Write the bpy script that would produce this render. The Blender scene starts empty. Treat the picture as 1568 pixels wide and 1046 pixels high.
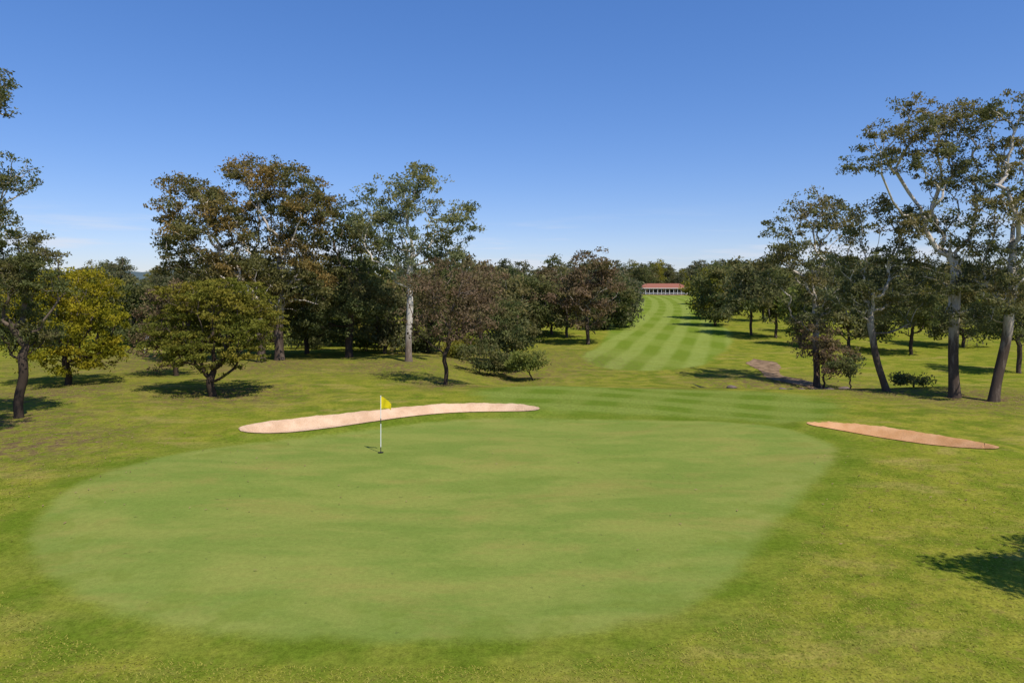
import bpy, math, numpy as np
from mathutils import Vector
rng = np.random.default_rng(7)
sc = bpy.context.scene
sc.view_settings.view_transform='Standard'; sc.view_settings.look='None'; sc.view_settings.exposure=0
CAMH=6.2
# ------------------------------------------------------------------ terrain
def chaikin(p,n=2):
    p=np.array(p,float)
    for _ in range(n):
        q=np.roll(p,-1,0); a=p*.75+q*.25; b=p*.25+q*.75
        p=np.empty((len(a)*2,2)); p[0::2]=a; p[1::2]=b
    return p
def sdf(poly,x,y):
    shp=x.shape; x=x.ravel(); y=y.ravel()
    d=np.full(x.shape,1e18); ins=np.zeros(x.shape,bool)
    n=len(poly)
    for i in range(n):
        ax,ay=poly[i]; bx,by=poly[(i+1)%n]
        ex,ey=bx-ax,by-ay; wx,wy=x-ax,y-ay
        t=np.clip((wx*ex+wy*ey)/(ex*ex+ey*ey+1e-12),0,1)
        d=np.minimum(d,(wx-ex*t)**2+(wy-ey*t)**2)
        c=((ay>y)!=(by>y))
        xi=ex*(y-ay)/(ey if ey!=0 else 1e-12)+ax
        ins^=(c&(x<xi))
    s=np.sqrt(d); s[ins]*=-1
    return s.reshape(shp)
GREEN=chaikin([(2.05,32.4),(6.6,31.9),(10.3,31.1),(12.2,29.2),(12.6,26.3),(11.0,23.6),(9.0,20.9),(7.9,19.3),(6.9,18),(5.4,15.6),(4.3,14.1),(3.08,13.0),(1.4,12.3),(0,12.0),(-2.1,11.9),(-4.4,12.04),(-6.4,12.5),(-8,13.2),(-10,14.7),(-11.8,16.6),(-12.8,18.5),(-13.5,21.2),(-13.2,23.6),(-11.5,26.2),(-8.3,28.2),(-6.1,29.6),(-2.5,31.8)],2)
BUNK_L=chaikin([(-11.9,29.5),(-11.4,31.0),(-9.8,32.4),(-6.66,33.7),(-4.9,34.9),(-2.9,35.9),(-0.2,35.8),(1.5,34.5),(1.2,33.4),(-1.0,33.2),(-2.7,32.8),(-4.5,31.9),(-6.6,30.4),(-8.6,29.0),(-9.9,28.3),(-11.3,28.4)],2)
BUNK_R=chaikin([(13.1,30.5),(14.5,30.8),(16.3,29.9),(17.7,28.2),(18.4,26.7),(18.5,25.8),(17.8,25.3),(16.2,25.7),(14.8,27.5),(13.6,29.1),(13.0,29.8)],2)
FAIR=chaikin([(7.3,70),(8.2,64.2),(12.8,61),(17.5,64.0),(22.6,74),(28.5,88),(33,103),(36,122),(41,152),(54,205),(78,292),(52,292),(31,195),(20,137),(16.5,117),(14.3,100),(10.5,82),(7.8,75)],2)
APRON=chaikin([(-2.5,40.0),(-1.5,42.3),(2.7,43.6),(8.9,44),(12.6,42),(18.5,38.5),(16,33),(12.5,30),(6,28),(0,30),(-1,36)],2)
_t=np.linspace(-200,4200,8801)
def prof(pts):
    px,pz=zip(*pts); z=np.interp(_t,px,pz)
    k=np.hanning(9); k/=k.sum()
    return np.convolve(np.pad(z,4,'edge'),k,'valid')
PC=prof([(-200,0),(42,0),(48,-.95),(53,-1.55),(58,-1.5),(64,-1.35),(80,-1.0),(100,-.35),(125,.35),(150,.8),(200,1.55),(300,2.9),(400,3.7),(700,5),(4200,6)])
PL=prof([(-200,0),(45,0),(60,-.1),(80,-.5),(120,-.4),(200,.8),(300,2.0),(400,3),(700,5),(4200,6)])
def sm(a,b,x):
    t=np.clip((x-a)/(b-a),0,1); return t*t*(3-2*t)
def H(x,y):
    x=np.asarray(x,float); y=np.asarray(y,float)
    x,y=np.broadcast_arrays(x,y)
    w=sm(-9,1,x)
    z=np.interp(y,_t,PC)*w+np.interp(y,_t,PL)*(1-w)
    yc=52.5-0.12*(x-14)+1.2*np.sin(x*.25)
    z=z-1.0*sm(13,18,x)*np.exp(-((y-yc)/1.9)**2)
    und=.09*np.sin(x*.23+1.1)*np.sin(y*.19+.4)+.05*np.sin(x*.47+y*.31)+.03*np.sin(y*.8-x*.3)
    far=.12*np.sin(x*.06+y*.021)*sm(60,120,y)
    z=z+und+far
    m=(np.abs(x)<24)&(y>22)&(y<42)
    if m.any():
        xs,ys=x[m],y[m]; add=np.zeros(xs.shape)
        for B in (BUNK_L,BUNK_R):
            s=sdf(B,xs,ys)
            add+= .15*np.exp(-((s-.3)/.5)**2)*(s>0)+ (.15*np.exp(-(.3/.5)**2))*(s<=0)
            add-= .42*sm(0,.8,-s)
        z=z.copy(); z[m]+=add
    return z
def h1(x,y): return float(H(np.array([x]),np.array([y]))[0])

def mesh_from(name,V,F,mats,matidx=None,attrs=None,smooth=False,fattrs=None):
    me=bpy.data.meshes.new(name)
    V=np.asarray(V,np.float32); F=np.asarray(F,np.int32); k=F.shape[1]
    me.vertices.add(len(V)); me.vertices.foreach_set('co',V.ravel())
    me.loops.add(F.size); me.loops.foreach_set('vertex_index',F.ravel())
    me.polygons.add(len(F)); me.polygons.foreach_set('loop_start',np.arange(0,F.size,k,dtype=np.int32))
    try: me.polygons.foreach_set('loop_total',np.full(len(F),k,np.int32))
    except Exception: pass
    if matidx is not None: me.polygons.foreach_set('material_index',np.asarray(matidx,np.int32))
    sv=np.full(len(F),bool(smooth)) if np.isscalar(smooth) else np.asarray(smooth,bool)
    me.polygons.foreach_set('use_smooth',sv)
    for m in mats: me.materials.append(m)
    for d,dom in ((attrs,'POINT'),(fattrs,'FACE')):
        if d:
            for n,a in d.items():
                at=me.attributes.new(n,'FLOAT',dom); at.data.foreach_set('value',np.asarray(a,np.float32).ravel())
    me.update(calc_edges=True); me.validate()
    return me
def add_obj(name,me,loc=(0,0,0),parent=None):
    o=bpy.data.objects.new(name,me); o.location=loc
    bpy.context.collection.objects.link(o)
    if parent: o.parent=parent
    return o

# ------------------------------------------------------------------ material helper
class M:
    def __init__(s,name):
        s.m=bpy.data.materials.new(name); s.m.use_nodes=True; s.nt=s.m.node_tree; s.nt.nodes.clear()
        s.out=s.nt.nodes.new('ShaderNodeOutputMaterial')
    def lk(s,inp,v):
        if isinstance(v,bpy.types.NodeSocket): s.nt.links.new(v,inp)
        elif v is not None:
            if isinstance(v,(tuple,list)) and len(v)==3 and inp.type=='RGBA': v=(*v,1)
            inp.default_value=v
    def n(s,t): return s.nt.nodes.new('ShaderNode'+t)
    def attr(s,name):
        a=s.n('Attribute'); a.attribute_name=name; return a.outputs['Fac']
    def math(s,op,a,b=None,c=None,clamp=False):
        q=s.n('Math'); q.operation=op; q.use_clamp=clamp
        s.lk(q.inputs[0],a); s.lk(q.inputs[1],b); s.lk(q.inputs[2],c); return q.outputs[0]
    def mr(s,v,a,b,c=0.,d=1.):
        q=s.n('MapRange'); q.interpolation_type='SMOOTHSTEP'
        for i,x in enumerate((v,a,b,c,d)): s.lk(q.inputs[i],x)
        return q.outputs[0]
    def mix(s,f,a,b,bt='MIX'):
        q=s.n('Mix'); q.data_type='RGBA'; q.blend_type=bt
        s.lk(q.inputs[0],f); s.lk(q.inputs[6],a); s.lk(q.inputs[7],b); return q.outputs[2]
    def pos(s): return s.n('NewGeometry').outputs['Position']
    def obj(s): return s.n('TexCoord').outputs['Object']
    def mp(s,v,sc=(1,1,1),rot=(0,0,0),loc=(0,0,0)):
        q=s.n('Mapping'); s.lk(q.inputs[0],v); q.inputs['Scale'].default_value=sc; q.inputs['Rotation'].default_value=rot; q.inputs['Location'].default_value=loc; return q.outputs[0]
    def noise(s,v,scale,det=3,rough=.55,dist=0.):
        q=s.n('TexNoise'); s.lk(q.inputs['Vector'],v); q.inputs['Scale'].default_value=scale; q.inputs['Detail'].default_value=det
        q.inputs['Roughness'].default_value=rough; q.inputs['Distortion'].default_value=dist; return q.outputs['Fac']
    def bump(s,h,st,dist=.02):
        q=s.n('Bump'); s.lk(q.inputs['Height'],h); q.inputs['Strength'].default_value=st; q.inputs['Distance'].default_value=dist; return q.outputs[0]
    def principled(s,col,rough=.9,normal=None,spec=.2,metal=0.):
        p=s.n('BsdfPrincipled'); s.lk(p.inputs['Base Color'],col); s.lk(p.inputs['Roughness'],rough)
        p.inputs['Specular IOR Level'].default_value=spec; p.inputs['Metallic'].default_value=metal
        if normal is not None: s.lk(p.inputs['Normal'],normal)
        s.nt.links.new(p.outputs[0],s.out.inputs[0]); return p
    def diffuse(s,col,normal=None):
        p=s.n('BsdfDiffuse'); s.lk(p.inputs['Color'],col)
        if normal is not None: s.lk(p.inputs['Normal'],normal)
        s.nt.links.new(p.outputs[0],s.out.inputs[0])
def simple(name,col,rough=.8,var=.15,scale=6,spec=.3):
    m=M(name); nz=m.noise(m.obj(),scale,4)
    c=m.mix(nz,tuple(c*(1-var) for c in col),tuple(min(1,c*(1+var)) for c in col)); m.principled(c,rough,spec=spec); return m.m

# ------------------------------------------------------------------ ground material
g=M('grass_ground'); P=g.pos()
big=g.noise(P,.12,2); mid=g.noise(P,.7,3,.6); fine=g.noise(P,8,3,.75); vf=g.noise(P,34,2,.8)
m2=g.noise(g.mp(P,(.45,1.1,1),loc=(5,2,0)),.5,5,.66,.3)
m3=g.noise(g.mp(P,(1,1,1),loc=(31,7,0)),2.4,4,.75)
rough=g.mix(g.mr(mid,.38,.62),(.120,.152,.014),(.222,.215,.027))
rough=g.mix(g.mr(big,.38,.64),rough,g.mix(.5,rough,(.185,.195,.02)))
rough=g.mix(g.math('MULTIPLY',g.mr(m2,.51,.68),.6),rough,(.29,.225,.065))
rough=g.mix(g.math('MULTIPLY',g.mr(m3,.53,.70),.65),rough,(.18,.13,.04))
rough=g.mix(g.math('MULTIPLY',g.mr(m3,.48,.32),.6),rough,(.082,.12,.009))
sep=g.n('SeparateXYZ'); g.lk(sep.inputs[0],P); X,Y=sep.outputs[0],sep.outputs[1]
wob=g.math('SUBTRACT',big,.5)
def stripes(ax,ay,w,soft=.35,curve=0.,wb=.4):
    s=g.math('ADD',g.math('MULTIPLY',X,ax),g.math('MULTIPLY',Y,ay))
    if curve: s=g.math('ADD',s,g.math('MULTIPLY',g.math('MULTIPLY',Y,Y),curve))
    s=g.math('ADD',s,g.math('MULTIPLY',wob,w*wb))
    s=g.math('SINE',g.math('MULTIPLY',s,math.pi/w)); return g.mr(s,-soft,soft)
st1=stripes(1,-.40,1.9,.6,.0005); st2=stripes(.72,.36,4.2,.6)
fair=g.mix(st1,(.132,.185,.02),(.205,.25,.05)); fair=g.mix(g.math('MULTIPLY',st2,.4),fair,(.225,.262,.055))
fair=g.mix(g.math('MULTIPLY',g.mr(mid,.4,.7),.4),fair,(.145,.18,.02))
sa=stripes(.34,.94,1.5,.6,0,1.4); sb=stripes(.93,-.36,1.9,.6,0,1.2)
apr=g.mix(sa,(.105,.155,.017),(.155,.20,.035)); apr=g.mix(g.math('MULTIPLY',sb,.5),apr,(.18,.215,.042))
apr=g.mix(g.math('MULTIPLY',g.mr(m3,.45,.65),.3),apr,(.15,.165,.025))
jit=g.math('MULTIPLY',g.math('SUBTRACT',g.noise(P,1.1,4,.65),.5),.9)
sg=g.math('ADD',g.attr('sd_green'),g.math('MULTIPLY',jit,.7)); sf=g.math('ADD',g.attr('sd_fair'),jit); sap=g.math('ADD',g.attr('sd_apron'),g.math('MULTIPLY',jit,2.))
pat=g.noise(g.mp(P,(.45,1.1,1)),.6,5,.62,.4)
gr=g.mix(g.mr(pat,.36,.64),(.155,.205,.038),(.208,.232,.05))
gr=g.mix(g.math('MULTIPLY',g.mr(m2,.48,.68),.42),gr,(.26,.21,.058))
edge=g.math('MULTIPLY',g.mr(sg,-2.0,-.6),g.mr(mid,.5,.4))
gr=g.mix(g.math('MULTIPLY',edge,.35),gr,(.13,.17,.022))
gr=g.mix(g.math('MULTIPLY',g.mr(m2,.46,.3),.4),gr,(.13,.175,.028))
gr=g.mix(g.math('MULTIPLY',g.mr(g.noise(P,5.5,2,.5),.725,.75),.5),gr,(.08,.09,.03))
col=rough
col=g.mix(g.mr(sap,1.0,-1.0),col,apr)
col=g.mix(g.mr(sf,.5,-.5),col,fair)
fringe=g.mix(g.mr(mid,.35,.65),(.095,.140,.012),(.145,.172,.022))
col=g.mix(g.math('MULTIPLY',g.mr(g.math('ADD',sg,g.math('MULTIPLY',jit,2.)),1.9,.6),.75),col,fringe)
isg=g.mr(sg,.28,-.28)
col=g.mix(isg,col,gr)
rl=g.attr('litter'); col=g.mix(g.math('MULTIPLY',rl,g.mr(m3,.38,.6)),col,(.13,.085,.045))
amt=g.mr(isg,0,1,.55,.22)
gf=g.math('ADD',g.math('MULTIPLY',fine,.5),g.math('MULTIPLY',vf,.5))
val=g.math('ADD',1.,g.math('MULTIPLY',g.math('MULTIPLY',g.math('SUBTRACT',gf,.5),4.5),amt))
cm=g.n('CombineXYZ'); [g.lk(cm.inputs[i],val) for i in range(3)]
col=g.mix(1.,col,cm.outputs[0],'MULTIPLY')
g.diffuse(col,g.bump(gf,.35,.03))
GRASS=g.m

# ------------------------------------------------------------------ ground mesh
def grow(start,step,rate,end):
    o=[];v=start
    while v<end: step*=rate; v+=step; o.append(v)
    return np.array(o)
xr=grow(22,.2,1.04,3500); xs=np.concatenate([-xr[::-1],np.arange(-22,22.01,.2),xr])
yf=grow(48,.2,1.02,4000); yb=grow(8,.5,1.15,150)
ys=np.sort(np.unique(np.round(np.concatenate([-yb,np.arange(-8,8,.6),np.arange(8,48.01,.2),yf]),4)))
GX,GY=np.meshgrid(xs,ys); Z=H(GX,GY)
nx,ny=len(xs),len(ys)
I=np.arange(nx*ny).reshape(ny,nx)
F=np.stack([I[:-1,:-1],I[:-1,1:],I[1:,1:],I[1:,:-1]],-1).reshape(-1,4)
litter=np.zeros(GX.shape)
for lx,ly,lr in [(-24,31,5),(-19,27,4),(-27,40,6),(-17,40,5),(-20,55,9),(-10,54,6),(-4.5,45,3),(23,52,7),(22.5,41,4),(26,38,5),(20,56,6),(-30,58,12),(0,60,6),(-2,68,12),(12,47,3)]:
    litter=np.maximum(litter,np.exp(-((GX-lx)**2+(GY-ly)**2)/lr**2))
me=mesh_from('ground',np.stack([GX,GY,Z],-1).reshape(-1,3),F,[GRASS],smooth=True,
   attrs={'sd_green':sdf(GREEN,GX,GY),'sd_fair':sdf(FAIR,GX,GY),'sd_apron':sdf(APRON,GX,GY),'litter':litter})
add_obj('ground',me)

# ------------------------------------------------------------------ bunkers
s=M('bunker_sand'); P=s.pos()
a=s.noise(P,1.2,5,.6); b=s.noise(P,14,4,.7); c=s.noise(s.mp(P,(1,5,1),rot=(0,0,.5)),2.5,3)
col=s.mix(s.mr(a,.3,.7),(.55,.36,.22),(.70,.49,.32)); col=s.mix(s.math('MULTIPLY',s.mr(b,.5,.7),.35),col,(.45,.27,.16))
s.diffuse(col,s.bump(s.math('ADD',b,c),.8,.06)); SAND=s.m
s=M('bunker_clay_sand'); P=s.pos()
a=s.noise(P,1.6,4,.5); b=s.noise(P,14,4,.7)
col=s.mix(s.mr(a,.3,.7),(.46,.24,.10),(.56,.32,.16)); col=s.mix(s.math('MULTIPLY',s.mr(b,.5,.7),.3),col,(.36,.19,.085))
s.diffuse(col,s.bump(b,.5,.04)); SAND2=s.m
def strip(A,B,m,name,mat,off=.03):
    n=len(A); t=np.linspace(0,1,m)[:,None,None]; G=A[None]*(1-t)+B[None]*t
    z=H(G[...,0],G[...,1])+off
    V=np.concatenate([G,z[...,None]],-1).reshape(-1,3); I=np.arange(m*n).reshape(m,n)
    F=np.stack([I[:-1,:-1],I[:-1,1:],I[1:,1:],I[1:,:-1]],-1).reshape(-1,4)
    return add_obj(name,mesh_from(name,V,F,[mat],smooth=True))
def bunker(poly,mat):
    c=poly.mean(0); u,_,vt=np.linalg.svd(poly-c); ax=vt[0]; pr=(poly-c)@ax
    i0,i1=pr.argmin(),pr.argmax(); n=len(poly)
    def chain(a,b):
        r=[poly[a]]; k=a
        while k!=b: k=(k+1)%n; r.append(poly[k])
        return np.array(r)
    def res(p,N):
        d=np.r_[0,np.cumsum(np.linalg.norm(np.diff(p,axis=0),axis=1))]; t=np.linspace(0,d[-1],N)
        return np.stack([np.interp(t,d,p[:,0]),np.interp(t,d,p[:,1])],-1)
    A=res(chain(i0,i1),160); B=res(chain(i1,i0)[::-1],160)
    t=np.arange(160)
    for q in (A,B): q[1:-1,1]+=(np.sin(t*.31+q[0,0])*.05+np.sin(t*.9)*.03+rng.normal(0,.012,160))[1:-1]
    strip(A,B,24,'sand_bunker',mat)
bunker(BUNK_L,SAND); bunker(BUNK_R,SAND2)
# dirt path down to the creek
dm=M('bare_dirt'); P=dm.pos(); a=dm.noise(P,1.5,5,.7); dm.diffuse(dm.mix(dm.mr(a,.35,.65),(.13,.085,.05),(.30,.20,.12)),dm.bump(a,.6,.1))
pc=chaikin([(24.8,70),(24.0,64),(22.6,59),(23.2,55.5),(24.6,52.2),(24.2,48.5),(22.6,45.5)],0)
tt=np.linspace(0,1,60); pp=np.stack([np.interp(tt,np.linspace(0,1,7),pc[:,k]) for k in (0,1)],-1)
pw=(1.1+.35*np.sin(tt*17)+rng.normal(0,.08,60))*np.clip(np.sin(tt*math.pi)*4,0.05,1)
strip(pp-np.c_[pw,0*pw],pp+np.c_[pw,0*pw],8,'dirt_path',dm.m,.035)

# ------------------------------------------------------------------ tree materials
def bark(name,low,up,z0,z1,dark=(.07,.05,.035)):
    m=M(name); O=m.obj(); sp=m.n('SeparateXYZ'); m.lk(sp.inputs[0],O)
    nz=m.noise(m.mp(O,(1,1,.25)),3.5,4,.7)
    f=m.mr(m.math('ADD',sp.outputs[2],m.math('MULTIPLY',m.math('SUBTRACT',nz,.5),5.)),z0,z1)
    c=m.mix(f,low,up); c=m.mix(m.math('MULTIPLY',m.mr(nz,.5,.66),.55),c,dark)
    m.diffuse(c,m.bump(nz,.6,.05)); return m.m
def leafm(name,dark,light,tip,tipamt=.3,trans=.36):
    m=M(name); t=m.attr('tint')
    c=m.mix(t,dark,light)
    c=m.mix(m.math('MULTIPLY',m.attr('newleaf'),tipamt),c,tip)
    d=m.n('BsdfDiffuse'); m.lk(d.inputs['Color'],c)
    tr=m.n('BsdfTranslucent'); m.lk(tr.inputs[0],m.mix(1.,c,(1.35,1.4,.8),'MULTIPLY'))
    mx=m.n('MixShader'); mx.inputs[0].default_value=trans; m.nt.links.new(d.outputs[0],mx.inputs[1]); m.nt.links.new(tr.outputs[0],mx.inputs[2])
    m.nt.links.new(mx.outputs[0],m.out.inputs[0]); return m.m
BK_GUM=bark('gum_bark',(.08,.058,.045),(.56,.49,.41),2.5,5.5,(.20,.155,.12))
BK_PALE=bark('pale_bark',(.16,.12,.09),(.58,.52,.44),.5,4,(.24,.19,.15))
BK_DARK=bark('dark_bark',(.055,.04,.03),(.22,.17,.13),2,7)
LF_GUM=leafm('gum_leaves',(.062,.072,.032),(.215,.215,.10),(.27,.195,.08),.55)
LF_TAWNY=leafm('tawny_gum_leaves',(.062,.065,.025),(.20,.19,.07),(.32,.205,.07),.8)
LF_GREY=leafm('grey_gum_leaves',(.085,.105,.056),(.25,.275,.15),(.32,.27,.08),.5)
LF_BROWN=leafm('brown_leaves',(.095,.066,.042),(.26,.175,.11),(.15,.145,.055),.6)
LF_YEL=leafm('wattle_leaves',(.09,.10,.010),(.34,.30,.024),(.41,.31,.028),.6)
LF_OLIVE=leafm('olive_leaves',(.062,.078,.015),(.23,.225,.04),(.31,.24,.04),.6)
LF_DARK=leafm('dark_leaves',(.045,.06,.024),(.175,.19,.07),(.21,.165,.07),.5)
LF_MID=leafm('distant_leaves',(.062,.075,.04),(.17,.178,.092),(.21,.165,.09),.6)
LF_BRIGHT=leafm('shrub_leaves',(.07,.09,.02),(.22,.25,.065),(.24,.2,.06),.3)

def tree_mesh(name,lobes,fork,trunk_r,mats,seed,cr,leaf,cover=2.,lpt=60,p_top=.45,lean=(0,0),bf=.4,wob=.12,droop=.35,leader=.3,r0=.012,flat=.65):
    """lobes in metres relative to the base: (cx,cy,cz,rx,ry,rz)"""
    R=np.random.default_rng(seed)
    tips=[]
    for (cx,cy,cz,rx,ry,rz) in lobes:
        n=int(max(6,1.6*cover*rx*rz/(cr*cr)))
        d=R.normal(size=(n*3,3)); d/=np.linalg.norm(d,axis=1)[:,None]
        keep=R.random(n*3)<np.where(d[:,2]<-.2,p_top,1.0); d=d[keep][:n]
        rr=(.35+.7*R.random(len(d))**.6)
        ph=R.random(3)*6; lump=1+.13*np.sin(d[:,0]*5+ph[0])*np.sin(d[:,2]*6+ph[1])+.08*np.sin(d[:,1]*9+ph[2])
        tips.append(np.array([cx,cy,cz])+d*(rr*lump)[:,None]*np.array([rx,ry,rz]))
    tips=np.concatenate(tips)
    if (tips[:,2]>.25).sum()<40: tips[:,2]=np.where(tips[:,2]>.3,tips[:,2],.3+R.random(len(tips))*.5)
    tips=tips[tips[:,2]>.25]
    cc=tips.mean(0)
    fk=np.array([lean[0],lean[1],fork])
    top=fk+(cc*np.array([1,1,1.05])-fk)*leader*2
    nT=9; tt=np.linspace(0,1,nT)[:,None]
    low=np.array([0,0,-.4])*(1-tt)+fk*tt; low+=np.c_[np.sin(tt*5+seed)*wob*tt,np.cos(tt*4+seed)*wob*tt,tt*0]
    tk=np.linspace(0,1,7)[1:,None]; up=low[-1]*(1-tk)+top*tk; up[:,:2]+=R.normal(0,wob*1.6,(6,2))*tk
    nodes=[*low,*up]; par=[-1]+list(range(len(nodes)-1))
    cap=4*len(tips)+len(nodes)+8
    N=np.zeros((cap,3)); L=np.zeros(cap); ok=np.zeros(cap,bool); k=len(nodes)
    N[:k]=nodes; 
    for i in range(1,k): L[i]=L[i-1]+np.linalg.norm(N[i]-N[i-1])
    ok[nT-2:k]=True
    order=np.argsort(np.linalg.norm(tips-fk,axis=1)); chains=[list(range(k))]
    tipidx=[]
    for ti in order:
        T=tips[ti]; dv=T-N[:k]; ds=np.linalg.norm(dv,axis=1)
        cost=ds+bf*L[:k]+np.where(dv[:,2]<0,.5*-dv[:,2],0); cost[~ok[:k]]=1e9
        a=int(cost.argmin()); A=N[a]; D=T-A; ln=np.linalg.norm(D)
        ch=[a]; perp=R.normal(0,.10,3)*ln; perp[2]+=-.06*ln if D[2]>0 else .1*ln
        for q in (.33,.67,1.):
            pt=A+D*q+perp*math.sin(q*math.pi)+ (R.normal(0,.035,3)*ln if q<1 else 0)
            N[k]=pt; par.append(ch[-1]); L[k]=L[ch[-1]]+ln/3; ok[k]=True; ch.append(k); k+=1
        chains.append(ch); tipidx.append(k-1)
    cnt=np.zeros(k)
    for t in tipidx:
        j=t
        while j>=0: cnt[j]+=1; j=par[j]
    p=math.log(trunk_r/r0)/math.log(len(tips)); rad=r0*np.maximum(cnt,1)**p
    V=[];Fs=[];nv=0
    for ci,ch in enumerate(chains):
        sd=10 if ci==0 else (6 if rad[ch[1]]>.05 else 3)
        if ci>0 and rad[ch[1]]<leaf*.08 and R.random()<.5: continue
        pts=N[ch]; rr=rad[ch].copy()
        if ci==0: rr[0]*=1.5; rr[1]*=1.15
        else: rr[0]=rr[1]
        tan=np.gradient(pts,axis=0); tan/=np.linalg.norm(tan,axis=1)[:,None]+1e-9
        ref=np.array([.1,1,.05]) if abs(tan[0][1])<.8 else np.array([1,.1,0])
        b1=np.cross(tan,ref); b1/=np.linalg.norm(b1,axis=1)[:,None]+1e-9; b2=np.cross(tan,b1)
        an=np.arange(sd)*2*math.pi/sd
        ring=pts[:,None]+rr[:,None,None]*(b1[:,None]*np.cos(an)[None,:,None]+b2[:,None]*np.sin(an)[None,:,None])
        m=len(pts); V.append(ring.reshape(-1,3)); I=nv+np.arange(m*sd).reshape(m,sd); J=np.roll(I,-1,1)
        Fs.append(np.stack([I[:-1],J[:-1],J[1:],I[1:]],-1).reshape(-1,4)); nv+=m*sd
    Vb=np.concatenate(V); Fb=np.concatenate(Fs)
    nt=len(tips); per=np.maximum(8,(lpt*R.uniform(.4,1.5,nt))).astype(int); idx=np.repeat(np.arange(nt),per); n=len(idx)
    d=R.normal(size=(n,3)); d/=np.linalg.norm(d,axis=1)[:,None]; r=R.random(n)**.6*1.1
    csz=(cr*R.uniform(.7,1.5,nt))[idx]
    C=tips[idx]+d*(r*csz)[:,None]*np.array([1.15,1.15,flat])
    a=R.normal(size=(n,3)); a[:,2]-=droop*1.5; a/=np.linalg.norm(a,axis=1)[:,None]
    b=np.cross(a,R.normal(size=(n,3))); b/=np.linalg.norm(b,axis=1)[:,None]+1e-9
    l=leaf*R.uniform(.6,1.3,n); w=l*.45
    LV=np.stack([C-a*l[:,None]/2,C+b*w[:,None]/2,C+a*l[:,None]/2,C-b*w[:,None]/2],1).reshape(-1,3)
    LF=len(Vb)+np.arange(n*4).reshape(n,4)
    ct=R.random(nt)*.7
    tint=np.clip(ct[idx]+R.random(n)*.35,0,1)
    sz=np.ptp(tips,axis=0).max(); q=tips/sz*9+R.random(3)*9
    nb=np.sin(q[:,0]+1.3*np.sin(q[:,2]))*np.sin(q[:,1]*1.1+q[:,2]*.9)+.5*np.sin(q[:,2]*2.1+q[:,0]*1.7)+R.normal(0,.35,nt)
    hz=(tips[:,2]-tips[:,2].min())/(np.ptp(tips[:,2])+1e-6)
    newl=np.clip(nb*.7+.1+.7*(hz-.35),0,1)[idx]
    return mesh_from(name,np.concatenate([Vb,LV]),np.concatenate([Fb,LF]),mats,
        np.r_[np.zeros(len(Fb)),np.ones(n)],smooth=np.r_[np.ones(len(Fb)),np.zeros(n)],
        fattrs={'tint':np.r_[np.zeros(len(Fb)),tint],'newleaf':np.r_[np.zeros(len(Fb)),newl]})
# u and v are image pixel columns and rows, projected from the camera at (0,0,6.2); d = distance in metres
FL=1045.
def tree(name,u,d,lob,fork,tr,mats,seed,sub=3,**k):
    x=(u-784)/FL*d; z=h1(x,d)
    kk=d/FL; L=[]
    R=np.random.default_rng(seed+99)
    for (cu,cv,ru,rv) in lob:
        ry=math.sqrt(ru*rv)*1.1*kk
        c=np.array([(cu-u)*kk,R.uniform(-.5,.5)*ry,CAMH-(cv-440)*kk-z]); r=np.array([ru*kk,ry,rv*kk])
        L.append((*c,*r))
        for q in range(sub):
            dd=R.normal(size=3); dd[2]*=.8; dd/=np.linalg.norm(dd); s=R.uniform(.28,.5)
            c2=c+dd*r*R.uniform(.75,1.02)
            L.append((*c2,*(r.mean()*s*np.array([1.2,1.2,.75]))))
    k.setdefault('cr',.0085*d); k.setdefault('leaf',.0046*d); k.setdefault('lpt',46)
    me=tree_mesh(name,L,fork,tr,mats,seed,**k)
    return add_obj(name,me,(x,d,z))
E='eucalyptus_tree'
tree(E,400,57,[(280,316,52,46),(262,370,30,42),(325,365,54,46),(365,420,54,36),(300,410,54,34),(340,320,38,36)],4.5,.32,[BK_GUM,LF_TAWNY],1,cover=1.7)
tree(E,428,59,[(385,270,52,36),(445,288,52,38),(400,335,64,42),(478,340,44,46),(430,395,74,44),(380,440,58,36),(470,440,52,38)],5,.38,[BK_GUM,LF_TAWNY],2,cover=1.7)
tree(E,535,61.7,[(515,342,40,36),(552,385,42,50),(500,420,54,46),(560,450,42,46),(525,485,60,36)],3.5,.34,[BK_DARK,LF_DARK],3,cover=1.8)
tree(E,470,66,[(450,470,54,44),(485,500,50,35),(415,490,46,36)],3,.22,[BK_DARK,LF_DARK],33,cover=1.8)
tree(E,626,57,[(598,308,46,38),(650,288,46,32),(696,345,42,36),(572,348,30,34),(640,345,46,32),(618,395,48,30),(685,390,34,24)],6,.27,[BK_PALE,LF_GREY],4,cover=1.05)
tree(E,682,45,[(690,430,58,34),(645,465,44,44),(725,470,44,50),(690,500,56,40)],1.6,.14,[BK_DARK,LF_BROWN],5,cover=1.35,lpt=26,r0=.012)
tree('wattle_tree',104,43.2,[(105,450,64,36),(138,495,52,42),(75,500,55,42),(160,545,26,26),(55,460,40,32),(100,545,60,26)],1.6,.2,[BK_DARK,LF_YEL],6,cover=1.8,p_top=.2)
tree('wattle_tree',325,39.3,[(325,478,88,46),(385,505,46,48),(268,515,44,46),(325,540,76,36),(355,452,48,24),(300,452,48,24)],1.1,.22,[BK_DARK,LF_OLIVE],7,cover=2.1,flat=.35,p_top=.35)
tree(E,270,48,[(258,480,42,46),(245,530,38,34),(290,470,30,30)],2,.17,[BK_DARK,LF_BROWN],8,cover=1.6)
tree(E,30,32.4,[(22,385,38,34),(0,440,48,48),(62,400,26,22),(18,505,56,42),(70,440,28,28)],2,.2,[BK_DARK,LF_DARK],9,cover=1.7)
tree(E,-150,25,[(-55,132,84,34),(-70,270,88,50),(-150,190,90,60),(-60,330,70,25)],4,.3,[BK_GUM,LF_DARK],10,cover=1.1)
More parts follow.
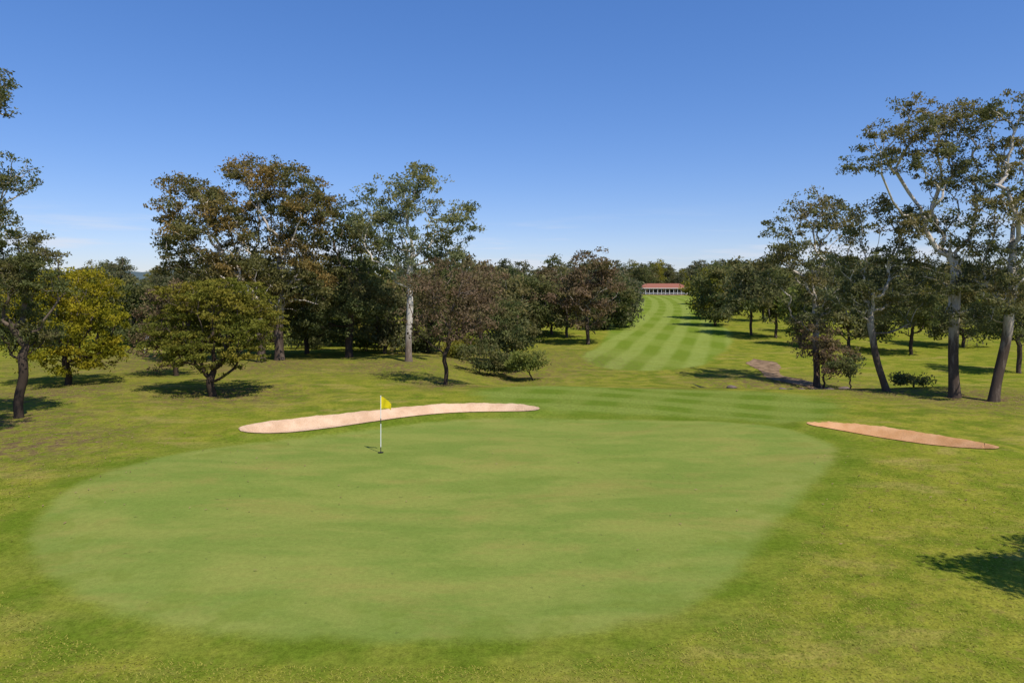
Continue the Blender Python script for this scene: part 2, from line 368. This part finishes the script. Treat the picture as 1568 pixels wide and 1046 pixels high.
# centre, middle distance
tree(E,775,62,[(770,490,34,38),(765,530,32,28),(790,520,26,30)],.8,.16,[BK_DARK,LF_DARK],11,cover=2.)
for (u,d,L,lm,sd_) in [(815,57,[(812,548,20,18),(796,558,16,12)],LF_BRIGHT,12),(735,58,[(735,545,34,18),(765,556,22,12)],LF_DARK,14),
    (455,72,[(455,520,34,18),(485,526,24,12)],LF_DARK,15),(560,70,[(560,518,34,20),(590,525,30,16)],LF_OLIVE,16),(640,70,[(640,525,30,18)],LF_DARK,17),
    (350,76,[(350,510,40,20),(310,515,34,16)],LF_DARK,18),(400,80,[(400,508,40,20)],LF_BROWN,19),(705,66,[(705,532,26,16)],LF_OLIVE,25),(1305,50,[(1300,560,22,14)],LF_DARK,26),(1400,43,[(1392,585,20,8)],LF_DARK,28)]:
    tree('shrub',u,d,L,.4,.06,[BK_DARK,lm],sd_,cover=2.,bf=.2)
tree(E,900,84,[(903,410,28,28),(878,450,30,32),(928,445,26,34),(905,478,40,30)],2.5,.22,[BK_GUM,LF_BROWN],13,cover=1.6)
# (image column, distance, top image row, half width in pixels, leaves, crown reaches ground?)
mids=[(590,66,410,45,LF_GUM,1),(655,68,400,50,LF_DARK,1),(735,70,392,45,LF_BROWN,0),(760,80,412,45,LF_GUM,1),(800,88,418,45,LF_DARK,1),(845,96,412,42,LF_BROWN,1),(868,92,432,36,LF_GUM,0),(950,110,416,26,LF_MID,1),(930,104,420,30,LF_DARK,1),
 (700,84,418,50,LF_DARK,1),(560,75,430,55,LF_DARK,1),(505,78,440,55,LF_DARK,1),(1150,96,402,40,LF_GUM,0),(1095,112,405,34,LF_DARK,1),(1188,92,415,38,LF_DARK,0),(1084,128,412,24,LF_OLIVE,1),(1225,84,440,20,LF_BRIGHT,0),(1120,140,400,34,LF_DARK,1),
 (1300,80,400,50,LF_GUM,1),(1395,75,430,50,LF_DARK,0),(1475,82,410,60,LF_GUM,1),(1560,60,400,60,LF_DARK,0),(330,75,430,50,LF_DARK,1),(215,78,432,55,LF_DARK,1),(150,82,422,50,LF_OLIVE,1),(85,90,418,50,LF_GUM,1),(30,80,440,60,LF_DARK,1),(958,150,422,20,LF_MID,1),(1345,95,420,50,LF_MID,1),(1250,100,415,50,LF_MID,0),(1530,100,420,50,LF_MID,1),(1430,110,425,50,LF_OLIVE,1)]
for i,(u,d,tv,hw,lm,lowc) in enumerate(mids):
    x=(u-784)/FL*d; z=h1(x,d); bv=440+(CAMH-z)*FL/d; hh=bv-tv
    R=np.random.default_rng(500+i)
    lob=[(u+R.uniform(-.2,.2)*hw,tv+hh*.2,hw*.6,hh*.22),(u-hw*.45,tv+hh*.4,hw*.55,hh*.22),(u+hw*.45,tv+hh*.38+R.uniform(-5,5),hw*.55,hh*.22),(u+R.uniform(-.3,.3)*hw,tv+hh*.58,hw*.8,hh*.2)]
    if lowc: lob+=[(u-hw*.3,tv+hh*.78,hw*.6,hh*.18),(u+hw*.4,tv+hh*.76,hw*.5,hh*.18)]
    tree(E,u,d,lob,hh*d/FL*(.1 if lowc else .2),.19,[BK_GUM if i%3!=1 else BK_DARK,lm],40+i,sub=2,cover=1.7,cr=.0105*d,leaf=.0054*d,lpt=44)
# right-hand gums
tree(E,1250,54,[(1250,318,46,28),(1200,362,38,30),(1292,348,38,32),(1228,400,58,32),(1268,440,52,38),(1185,415,30,22),(1235,470,40,30)],4.5,.25,[BK_GUM,LF_GUM],20,cover=1.1)
tree('shrub',1262,53,[(1255,515,34,36),(1275,550,34,26)],.6,.08,[BK_DARK,LF_BROWN],21,cover=1.6,bf=.2)
tree(E,1360,41,[(1335,335,40,30),(1322,398,44,36),(1372,405,50,38),(1345,460,58,38),(1300,455,34,28),(1390,350,28,28),(1395,470,36,34)],4,.2,[BK_GUM,LF_GUM],22,cover=1.15,lean=(-1.2,0),wob=.2)
tree(E,1462,38.6,[(1430,180,60,32),(1368,212,48,28),(1335,248,40,22),(1485,190,50,36),(1425,255,60,32),(1485,285,56,38),(1445,350,60,38),(1500,400,48,46),(1440,430,52,40),(1470,490,40,26)],7,.26,[BK_GUM,LF_GUM],23,cover=1.1,lean=(-.1,0),wob=.2)
tree(E,1520,37,[(1550,165,42,28),(1580,235,54,46),(1550,320,50,46),(1550,410,56,50),(1600,330,60,50),(1520,470,36,34)],5,.24,[BK_GUM,LF_GUM],24,cover=1.2,lean=(.9,0),wob=.2)
me=tree_mesh(E,[(0,0,6.6,2.3,1.4,1.2),(1.6,.3,7.4,1.8,1.6,1.3),(-1.1,-.1,7.2,1.3,.9,.8)],3,.2,[BK_GUM,LF_GUM],77,.35,.17,cover=2.2)
add_obj(E,me,(14.7,11.0,h1(14.7,11.0)))

# ------------------------------------------------------------------ distant mass of trees (instanced)
var=[]
for i in range(7):
    R=np.random.default_rng(900+i); hgt=10.; w=R.uniform(3.4,5)
    L=[(R.uniform(-1,1),0,hgt*.82,w*.6,w*.55,1.8),(-w*.45,.5,hgt*.62,w*.55,w*.5,1.9),(w*.45,-.5,hgt*.6,w*.55,w*.5,2),(R.uniform(-1,1),-.6,hgt*.4,w*.9,w*.7,2),(-w*.3,-.2,hgt*.2,w*.8,w*.6,1.6),(w*.4,.2,hgt*.18,w*.7,w*.6,1.5),(R.uniform(-2,2),0,hgt*.97,w*.25,w*.25,1.)]
    if i%3==2: L=L[:4]
    var.append(tree_mesh('distant_tree_mesh',L,2,.2,[BK_DARK,[LF_MID,LF_DARK,LF_GUM,LF_MID,LF_OLIVE,LF_DARK,LF_MID][i]],900+i,.75,.45,cover=1.8,lpt=38,r0=.03))
emp=bpy.data.objects.new('distant_trees',None); bpy.context.collection.objects.link(emp)
def dt(x,y,s,i):
    o=add_obj('canopy_%03d'%i,var[i%7],(x,y,h1(x,y)-.2),emp); o.rotation_euler=(0,0,rng.uniform(0,6.28)); o.scale=(s*rng.uniform(.9,1.3),s*rng.uniform(.9,1.3),s)
i=0
while i<300:
    u=rng.uniform(-.95,.95); y=112+rng.random()**1.1*290
    if y<330 and .14<u<(.275 if y>160 else .34): continue
    x=u*y
    if u>.3 and y<170 and rng.random()<.88: continue
    if u<-.3 and y<140: continue
    if x>45 and 330>y>280 and x<86: continue
    s=rng.uniform(.75,1.3)*(1+.0006*max(0,y-150)); dt(x,y,s,i); i+=1
for q in range(60):
    u=.12+.3*q/60; y=345+rng.uniform(0,60); dt(u*y,y,rng.uniform(1.0,1.75),i); i+=1
# ------------------------------------------------------------------ hills
hm=M('hazed_forest_hills'); P=hm.pos(); nz=hm.noise(P,.02,5,.7); hm.diffuse(hm.mix(nz,(.06,.09,.10),(.11,.14,.14)))  # distance haze painted into the blue-green forest colour, no volume
xx=np.linspace(-3200,3200,300); yy=np.linspace(1900,3000,24); HX,HY=np.meshgrid(xx,yy)
ridge=(50+14*np.sin(xx*.0016+2)+7*np.sin(xx*.0047)+4*np.sin(xx*.021)+rng.normal(0,1.6,300))
ridge=ridge*np.interp(xx,[-3200,-1400,-900,0,3200],[1.2,1.2,.9,.5,.45])
HZ=ridge[None]*np.sin(np.clip((HY-1900)/1100,0,1)*math.pi)**.7
I=np.arange(300*24).reshape(24,300); F=np.stack([I[:-1,:-1],I[:-1,1:],I[1:,1:],I[1:,:-1]],-1).reshape(-1,4)
add_obj('hills',mesh_from('hills',np.stack([HX,HY,HZ+5],-1).reshape(-1,3),F,[hm.m],smooth=True))

# ------------------------------------------------------------------ primitives
def box(V,F,mi,x0,x1,y0,y1,z0,z1,m):
    b=len(V); V+=[(x0,y0,z0),(x1,y0,z0),(x1,y1,z0),(x0,y1,z0),(x0,y0,z1),(x1,y0,z1),(x1,y1,z1),(x0,y1,z1)]
    F+=[(b,b+3,b+2,b+1),(b+4,b+5,b+6,b+7),(b,b+1,b+5,b+4),(b+1,b+2,b+6,b+5),(b+2,b+3,b+7,b+6),(b+3,b,b+4,b+7)]; mi+=[m]*6
WALL=simple('cream_render',(.50,.42,.33)); ROOF=simple('terracotta_roof',(.27,.10,.06)); WHITE=simple('white_paint',(.8,.78,.74),.6,.05)
gm=M('window_glass'); gm.principled((.03,.04,.05),.1,spec=.6); GLASS=gm.m
ch=bpy.data.objects.new('clubhouse',None); bpy.context.collection.objects.link(ch); cxh,cyh=67.5,303
zc=h1(cxh,cyh); ch.location=(cxh,cyh,zc)
def part(name,boxes,mat):
    V=[];F=[];mi=[]
    for b in boxes: box(V,F,mi,*b,0)
    add_obj(name,mesh_from(name,V,F,[mat]),parent=ch)
part('walls',[(-10.5,10.5,0,9,-.5,2.9)],WALL)
part('windows',[(-9.8+i*2.5,-8.0+i*2.5,-.05,0.02,.7,2.4) for i in range(8)],GLASS)
part('veranda_posts',[(-10.6+i*1.77,-10.45+i*1.77,-2.6,-2.45,0,2.75) for i in range(13)]+[(-10.6,10.8,-2.6,-2.5,.85,.95)]+[(-10.6+i*.45,-10.54+i*.45,-2.57,-2.53,0,.85) for i in range(48)],WHITE)
part('fascia',[(-11.2,11.2,-3.05,-2.95,2.85,3.05)],WHITE)
V=[(-11.2,-3,3.0),(11.2,-3,3.0),(11.2,10,3.0),(-11.2,10,3.0),(-7.5,3.5,5.1),(7.5,3.5,5.1)]
me=bpy.data.meshes.new('roof'); me.from_pydata(V,[],[(0,1,5,4),(1,2,5),(2,3,4,5),(3,0,4),(3,2,1,0)]); me.materials.append(ROOF); add_obj('roof',me,parent=ch)
part('base_wall',[(-12,12,-3.4,-3.0,-1.0,.25)],simple('brick',(.28,.14,.1)))

# ------------------------------------------------------------------ golf flags
def tube(V,F,mi,p0,p1,r0,r1,m,sd=10):
    b=len(V)
    for p,r in ((p0,r0),(p1,r1)):
        for k in range(sd):
            a=k*2*math.pi/sd; V.append((p[0]+r*math.cos(a),p[1]+r*math.sin(a),p[2]))
    for k in range(sd): F.append((b+k,b+(k+1)%sd,b+sd+(k+1)%sd,b+sd+k)); mi.append(m)
DARKP=simple('dark_paint',(.05,.05,.05))
def flagstick(x,y,fmat):
    e=bpy.data.objects.new('golf_flag',None); bpy.context.collection.objects.link(e); e.location=(x,y,h1(x,y)); 
    V=[];F=[];mi=[]
    tube(V,F,mi,(0,0,-.1),(0,0,.22),.016,.016,1); tube(V,F,mi,(0,0,.22),(0,0,1.1),.016,.015,0); tube(V,F,mi,(0,0,1.1),(0,0,1.3),.016,.015,1); tube(V,F,mi,(0,0,1.3),(0,0,2.12),.015,.013,0); tube(V,F,mi,(0,0,2.12),(0,0,2.16),.02,.004,0)
    add_obj('pole',mesh_from('pole',V,F,[WHITE,DARKP],mi),parent=e)
    nu,nv=16,12; VV=[];FF=[]
    for a in range(nu):
        for b in range(nv):
            t=a/(nu-1); q=b/(nv-1)
            hx=.40*t; zz=2.12-.46*q*(1-.55*t)-t*t*.20-.08*t
            yy=.05*math.sin(t*9+q*2)*t-.12*t
            VV.append((.014+hx,yy,zz))
    for a in range(nu-1):
        for b in range(nv-1): FF.append((a*nv+b,a*nv+b+1,(a+1)*nv+b+1,(a+1)*nv+b))
    add_obj('flag',mesh_from('flag',VV,FF,[fmat],smooth=True),parent=e)
    V=[(0,0,.02)]+[(.11*math.cos(k*.3927),.11*math.sin(k*.3927),.02) for k in range(16)]
    me=bpy.data.meshes.new('cup'); me.from_pydata(V,[],[(0,k+1,(k+1)%16+1) for k in range(16)]); me.materials.append(simple('cup_dark',(.015,.015,.012))); add_obj('cup',me,parent=e)
YEL=simple('yellow_flag_cloth',(.85,.66,.01),.7,.08); 
flagstick(-4.94,25.7,YEL)
flagstick((222-784)/FL*62,62,simple('white_flag_cloth',(.8,.8,.8),.7,.05))

# ------------------------------------------------------------------ creek + rocks
cx=np.linspace(14,60,120); yc=52.5-0.12*(cx-14)+1.2*np.sin(cx*.25)
V=[];F=[]
for i,(a,b) in enumerate(zip(cx,yc)):
    V+=[(a,b-1.1,h1(a,b)+.22),(a,b+1.1,h1(a,b)+.22)]
    if i: F.append((2*i-2,2*i-1,2*i+1,2*i))
wm=M('creek_water'); wm.principled((.035,.03,.022),.15,wm.bump(wm.noise(wm.pos(),3,3),.1),spec=.5)
add_obj('creek',mesh_from('creek',V,F,[wm.m]))
V=[];F=[];nv=0
import bmesh
bm=bmesh.new(); bmesh.ops.create_icosphere(bm,subdivisions=2,radius=1); iv=np.array([v.co[:] for v in bm.verts]); fi=np.array([[v.index for v in f.verts] for f in bm.faces]); bm.free()
for q in range(70):
    x=rng.uniform(16.5,27); y=52.5-0.12*(x-14)+1.2*math.sin(x*.25)+rng.choice([-1.6,1.5])+rng.normal(0,.5); r=rng.uniform(.12,.38)
    w=iv*(1+.22*np.sin(iv[:,[1,2,0]]*3+rng.random(3)*6))*r*np.array([1.3,1,.6]); w=w+np.array([x,y,h1(x,y)+.05]); V.append(w); F.append(fi+nv); nv+=len(iv)
add_obj('creek_rocks',mesh_from('creek_rocks',np.concatenate(V),np.concatenate(F),[simple('creek_stone',(.15,.11,.09),.9,.35,2)]))

# ------------------------------------------------------------------ grass blades & fallen leaves
gb=M('grass_blades'); t=gb.attr('tint'); gb.diffuse(gb.mix(t,(.16,.18,.02),(.29,.265,.05)))
n=90000
y=9+ (rng.random(n)**1.3)*16; x=(rng.random(n)*2-1)*(.80*y+1)
sd=sdf(GREEN,x,y); k=(sd>.9)&(rng.random(n)<np.clip((27-y)/9,0,1)); x,y=x[k],y[k]; n=len(x)
z=H(x,y); a=rng.random(n)*6.28; hh=rng.uniform(.008,.026,n); w=.006+.0004*y
bx,by=np.cos(a)*w,np.sin(a)*w; lx,ly=-np.sin(a)*.05,np.cos(a)*.05
V=np.stack([np.stack([x-bx,y-by,z+.002],-1),np.stack([x+bx,y+by,z+.002],-1),np.stack([x+lx,y+ly,z+hh],-1)],1).reshape(-1,3)
add_obj('grass',mesh_from('grass',V,np.arange(3*n).reshape(-1,3),[gb.m],fattrs={'tint':rng.random(n)}))
fl=M('fallen_leaf'); t=fl.attr('tint'); fl.diffuse(fl.mix(t,(.10,.06,.03),(.34,.22,.12)))
cen=[(-24,31,4,700),(-19,27,4,450),(-17,40,4,600),(-27,40,5,700),(-10,54,5,500),(-4.5,45,2.5,250),(22,41,4,500),(27,37,4,500),(0,25,16,110),(14,20,6,160),(-15,22,6,150)]
X_=np.concatenate([rng.normal(c[0],c[2]*.6,c[3]) for c in cen]); Y_=np.concatenate([rng.normal(c[1],c[2]*.5,c[3]) for c in cen]); n=len(X_)
a=rng.random(n)*6.28; l=rng.uniform(.025,.06,n); w=l*.35; z=H(X_,Y_)+.03; ca,sa_=np.cos(a),np.sin(a)
V=np.stack([np.stack([X_-ca*l,Y_-sa_*l,z],-1),np.stack([X_-sa_*w,Y_+ca*w,z+.01],-1),np.stack([X_+ca*l,Y_+sa_*l,z+.015],-1),np.stack([X_+sa_*w,Y_-ca*w,z],-1)],1).reshape(-1,3)
add_obj('fallen_leaves',mesh_from('fallen_leaves',V,np.arange(4*n).reshape(-1,4),[fl.m],fattrs={'tint':rng.random(n)}))

# ------------------------------------------------------------------ light, sky, camera
EL=math.radians(56); hd=Vector((.6,-.8,0)).normalized(); sv=Vector((hd.x*math.cos(EL),hd.y*math.cos(EL),math.sin(EL)))
ld=bpy.data.lights.new('sun','SUN'); ld.energy=5.0; ld.angle=math.radians(.5); ld.color=(1,.945,.85)
lo=bpy.data.objects.new('sun',ld); lo.rotation_euler=sv.to_track_quat('Z','Y').to_euler(); bpy.context.collection.objects.link(lo)
w=bpy.data.worlds.new('World'); sc.world=w; w.use_nodes=True; nt=w.node_tree; nt.nodes.clear()
out=nt.nodes.new('ShaderNodeOutputWorld'); bg=nt.nodes.new('ShaderNodeBackground'); sky=nt.nodes.new('ShaderNodeTexSky'); sky.sky_type='NISHITA'; sky.sun_disc=False
sky.sun_elevation=EL; sky.sun_rotation=math.atan2(hd.x,hd.y); sky.air_density=1.0; sky.dust_density=.1; sky.ozone_density=3.0; sky.altitude=0
bg.inputs[1].default_value=.13
ga=nt.nodes.new('ShaderNodeGamma'); ga.inputs[1].default_value=.72; nt.links.new(sky.outputs[0],ga.inputs[0])
hs=nt.nodes.new('ShaderNodeHueSaturation'); hs.inputs['Saturation'].default_value=1.42; hs.inputs['Value'].default_value=1.0; nt.links.new(ga.outputs[0],hs.inputs['Color'])
tn=nt.nodes.new('ShaderNodeMix'); tn.data_type='RGBA'; tn.blend_type='MULTIPLY'; tn.inputs[0].default_value=1; nt.links.new(hs.outputs[0],tn.inputs[6]); tn.inputs[7].default_value=(1.22,1.27,1.72,1)
tc=nt.nodes.new('ShaderNodeTexCoord'); sp=nt.nodes.new('ShaderNodeSeparateXYZ'); nt.links.new(tc.outputs['Generated'],sp.inputs[0])
mp=nt.nodes.new('ShaderNodeMapping'); mp.inputs['Scale'].default_value=(2.2,2.2,26); nt.links.new(tc.outputs['Generated'],mp.inputs[0])
nz=nt.nodes.new('ShaderNodeTexNoise'); nz.inputs['Scale'].default_value=1.6; nz.inputs['Detail'].default_value=6; nz.inputs['Roughness'].default_value=.6; nt.links.new(mp.outputs[0],nz.inputs['Vector'])
def mr(v,a,b,c=0,d=1):
    q=nt.nodes.new('ShaderNodeMapRange'); q.interpolation_type='SMOOTHSTEP'; nt.links.new(v,q.inputs[0])
    for k,x in enumerate((a,b,c,d)): q.inputs[k+1].default_value=x
    return q.outputs[0]
def mul(a,b):
    q=nt.nodes.new('ShaderNodeMath'); q.operation='MULTIPLY'; nt.links.new(a,q.inputs[0])
    if isinstance(b,float): q.inputs[1].default_value=b
    else: nt.links.new(b,q.inputs[1])
    return q.outputs[0]
cm=mul(mul(mr(nz.outputs['Fac'],.48,.66),mr(sp.outputs[2],.12,.04)),.7)
mx=nt.nodes.new('ShaderNodeMix'); mx.data_type='RGBA'; nt.links.new(cm,mx.inputs[0]); nt.links.new(tn.outputs[2],mx.inputs[6]); mx.inputs[7].default_value=(5.6,5.9,6.6,1)
nt.links.new(mx.outputs[2],bg.inputs[0]); nt.links.new(bg.outputs[0],out.inputs[0])
cd=bpy.data.cameras.new('camera'); cd.lens=24; cd.sensor_width=36; cd.clip_end=9000; cd.clip_start=.1
cd.shift_y=-(523-440)/1568.
co=bpy.data.objects.new('camera',cd); co.location=(0,0,CAMH); co.rotation_euler=(math.radians(90),0,0); bpy.context.collection.objects.link(co); sc.camera=co
print('verts ground',nx*ny,'faces',sum(len(m.polygons) for m in bpy.data.meshes))
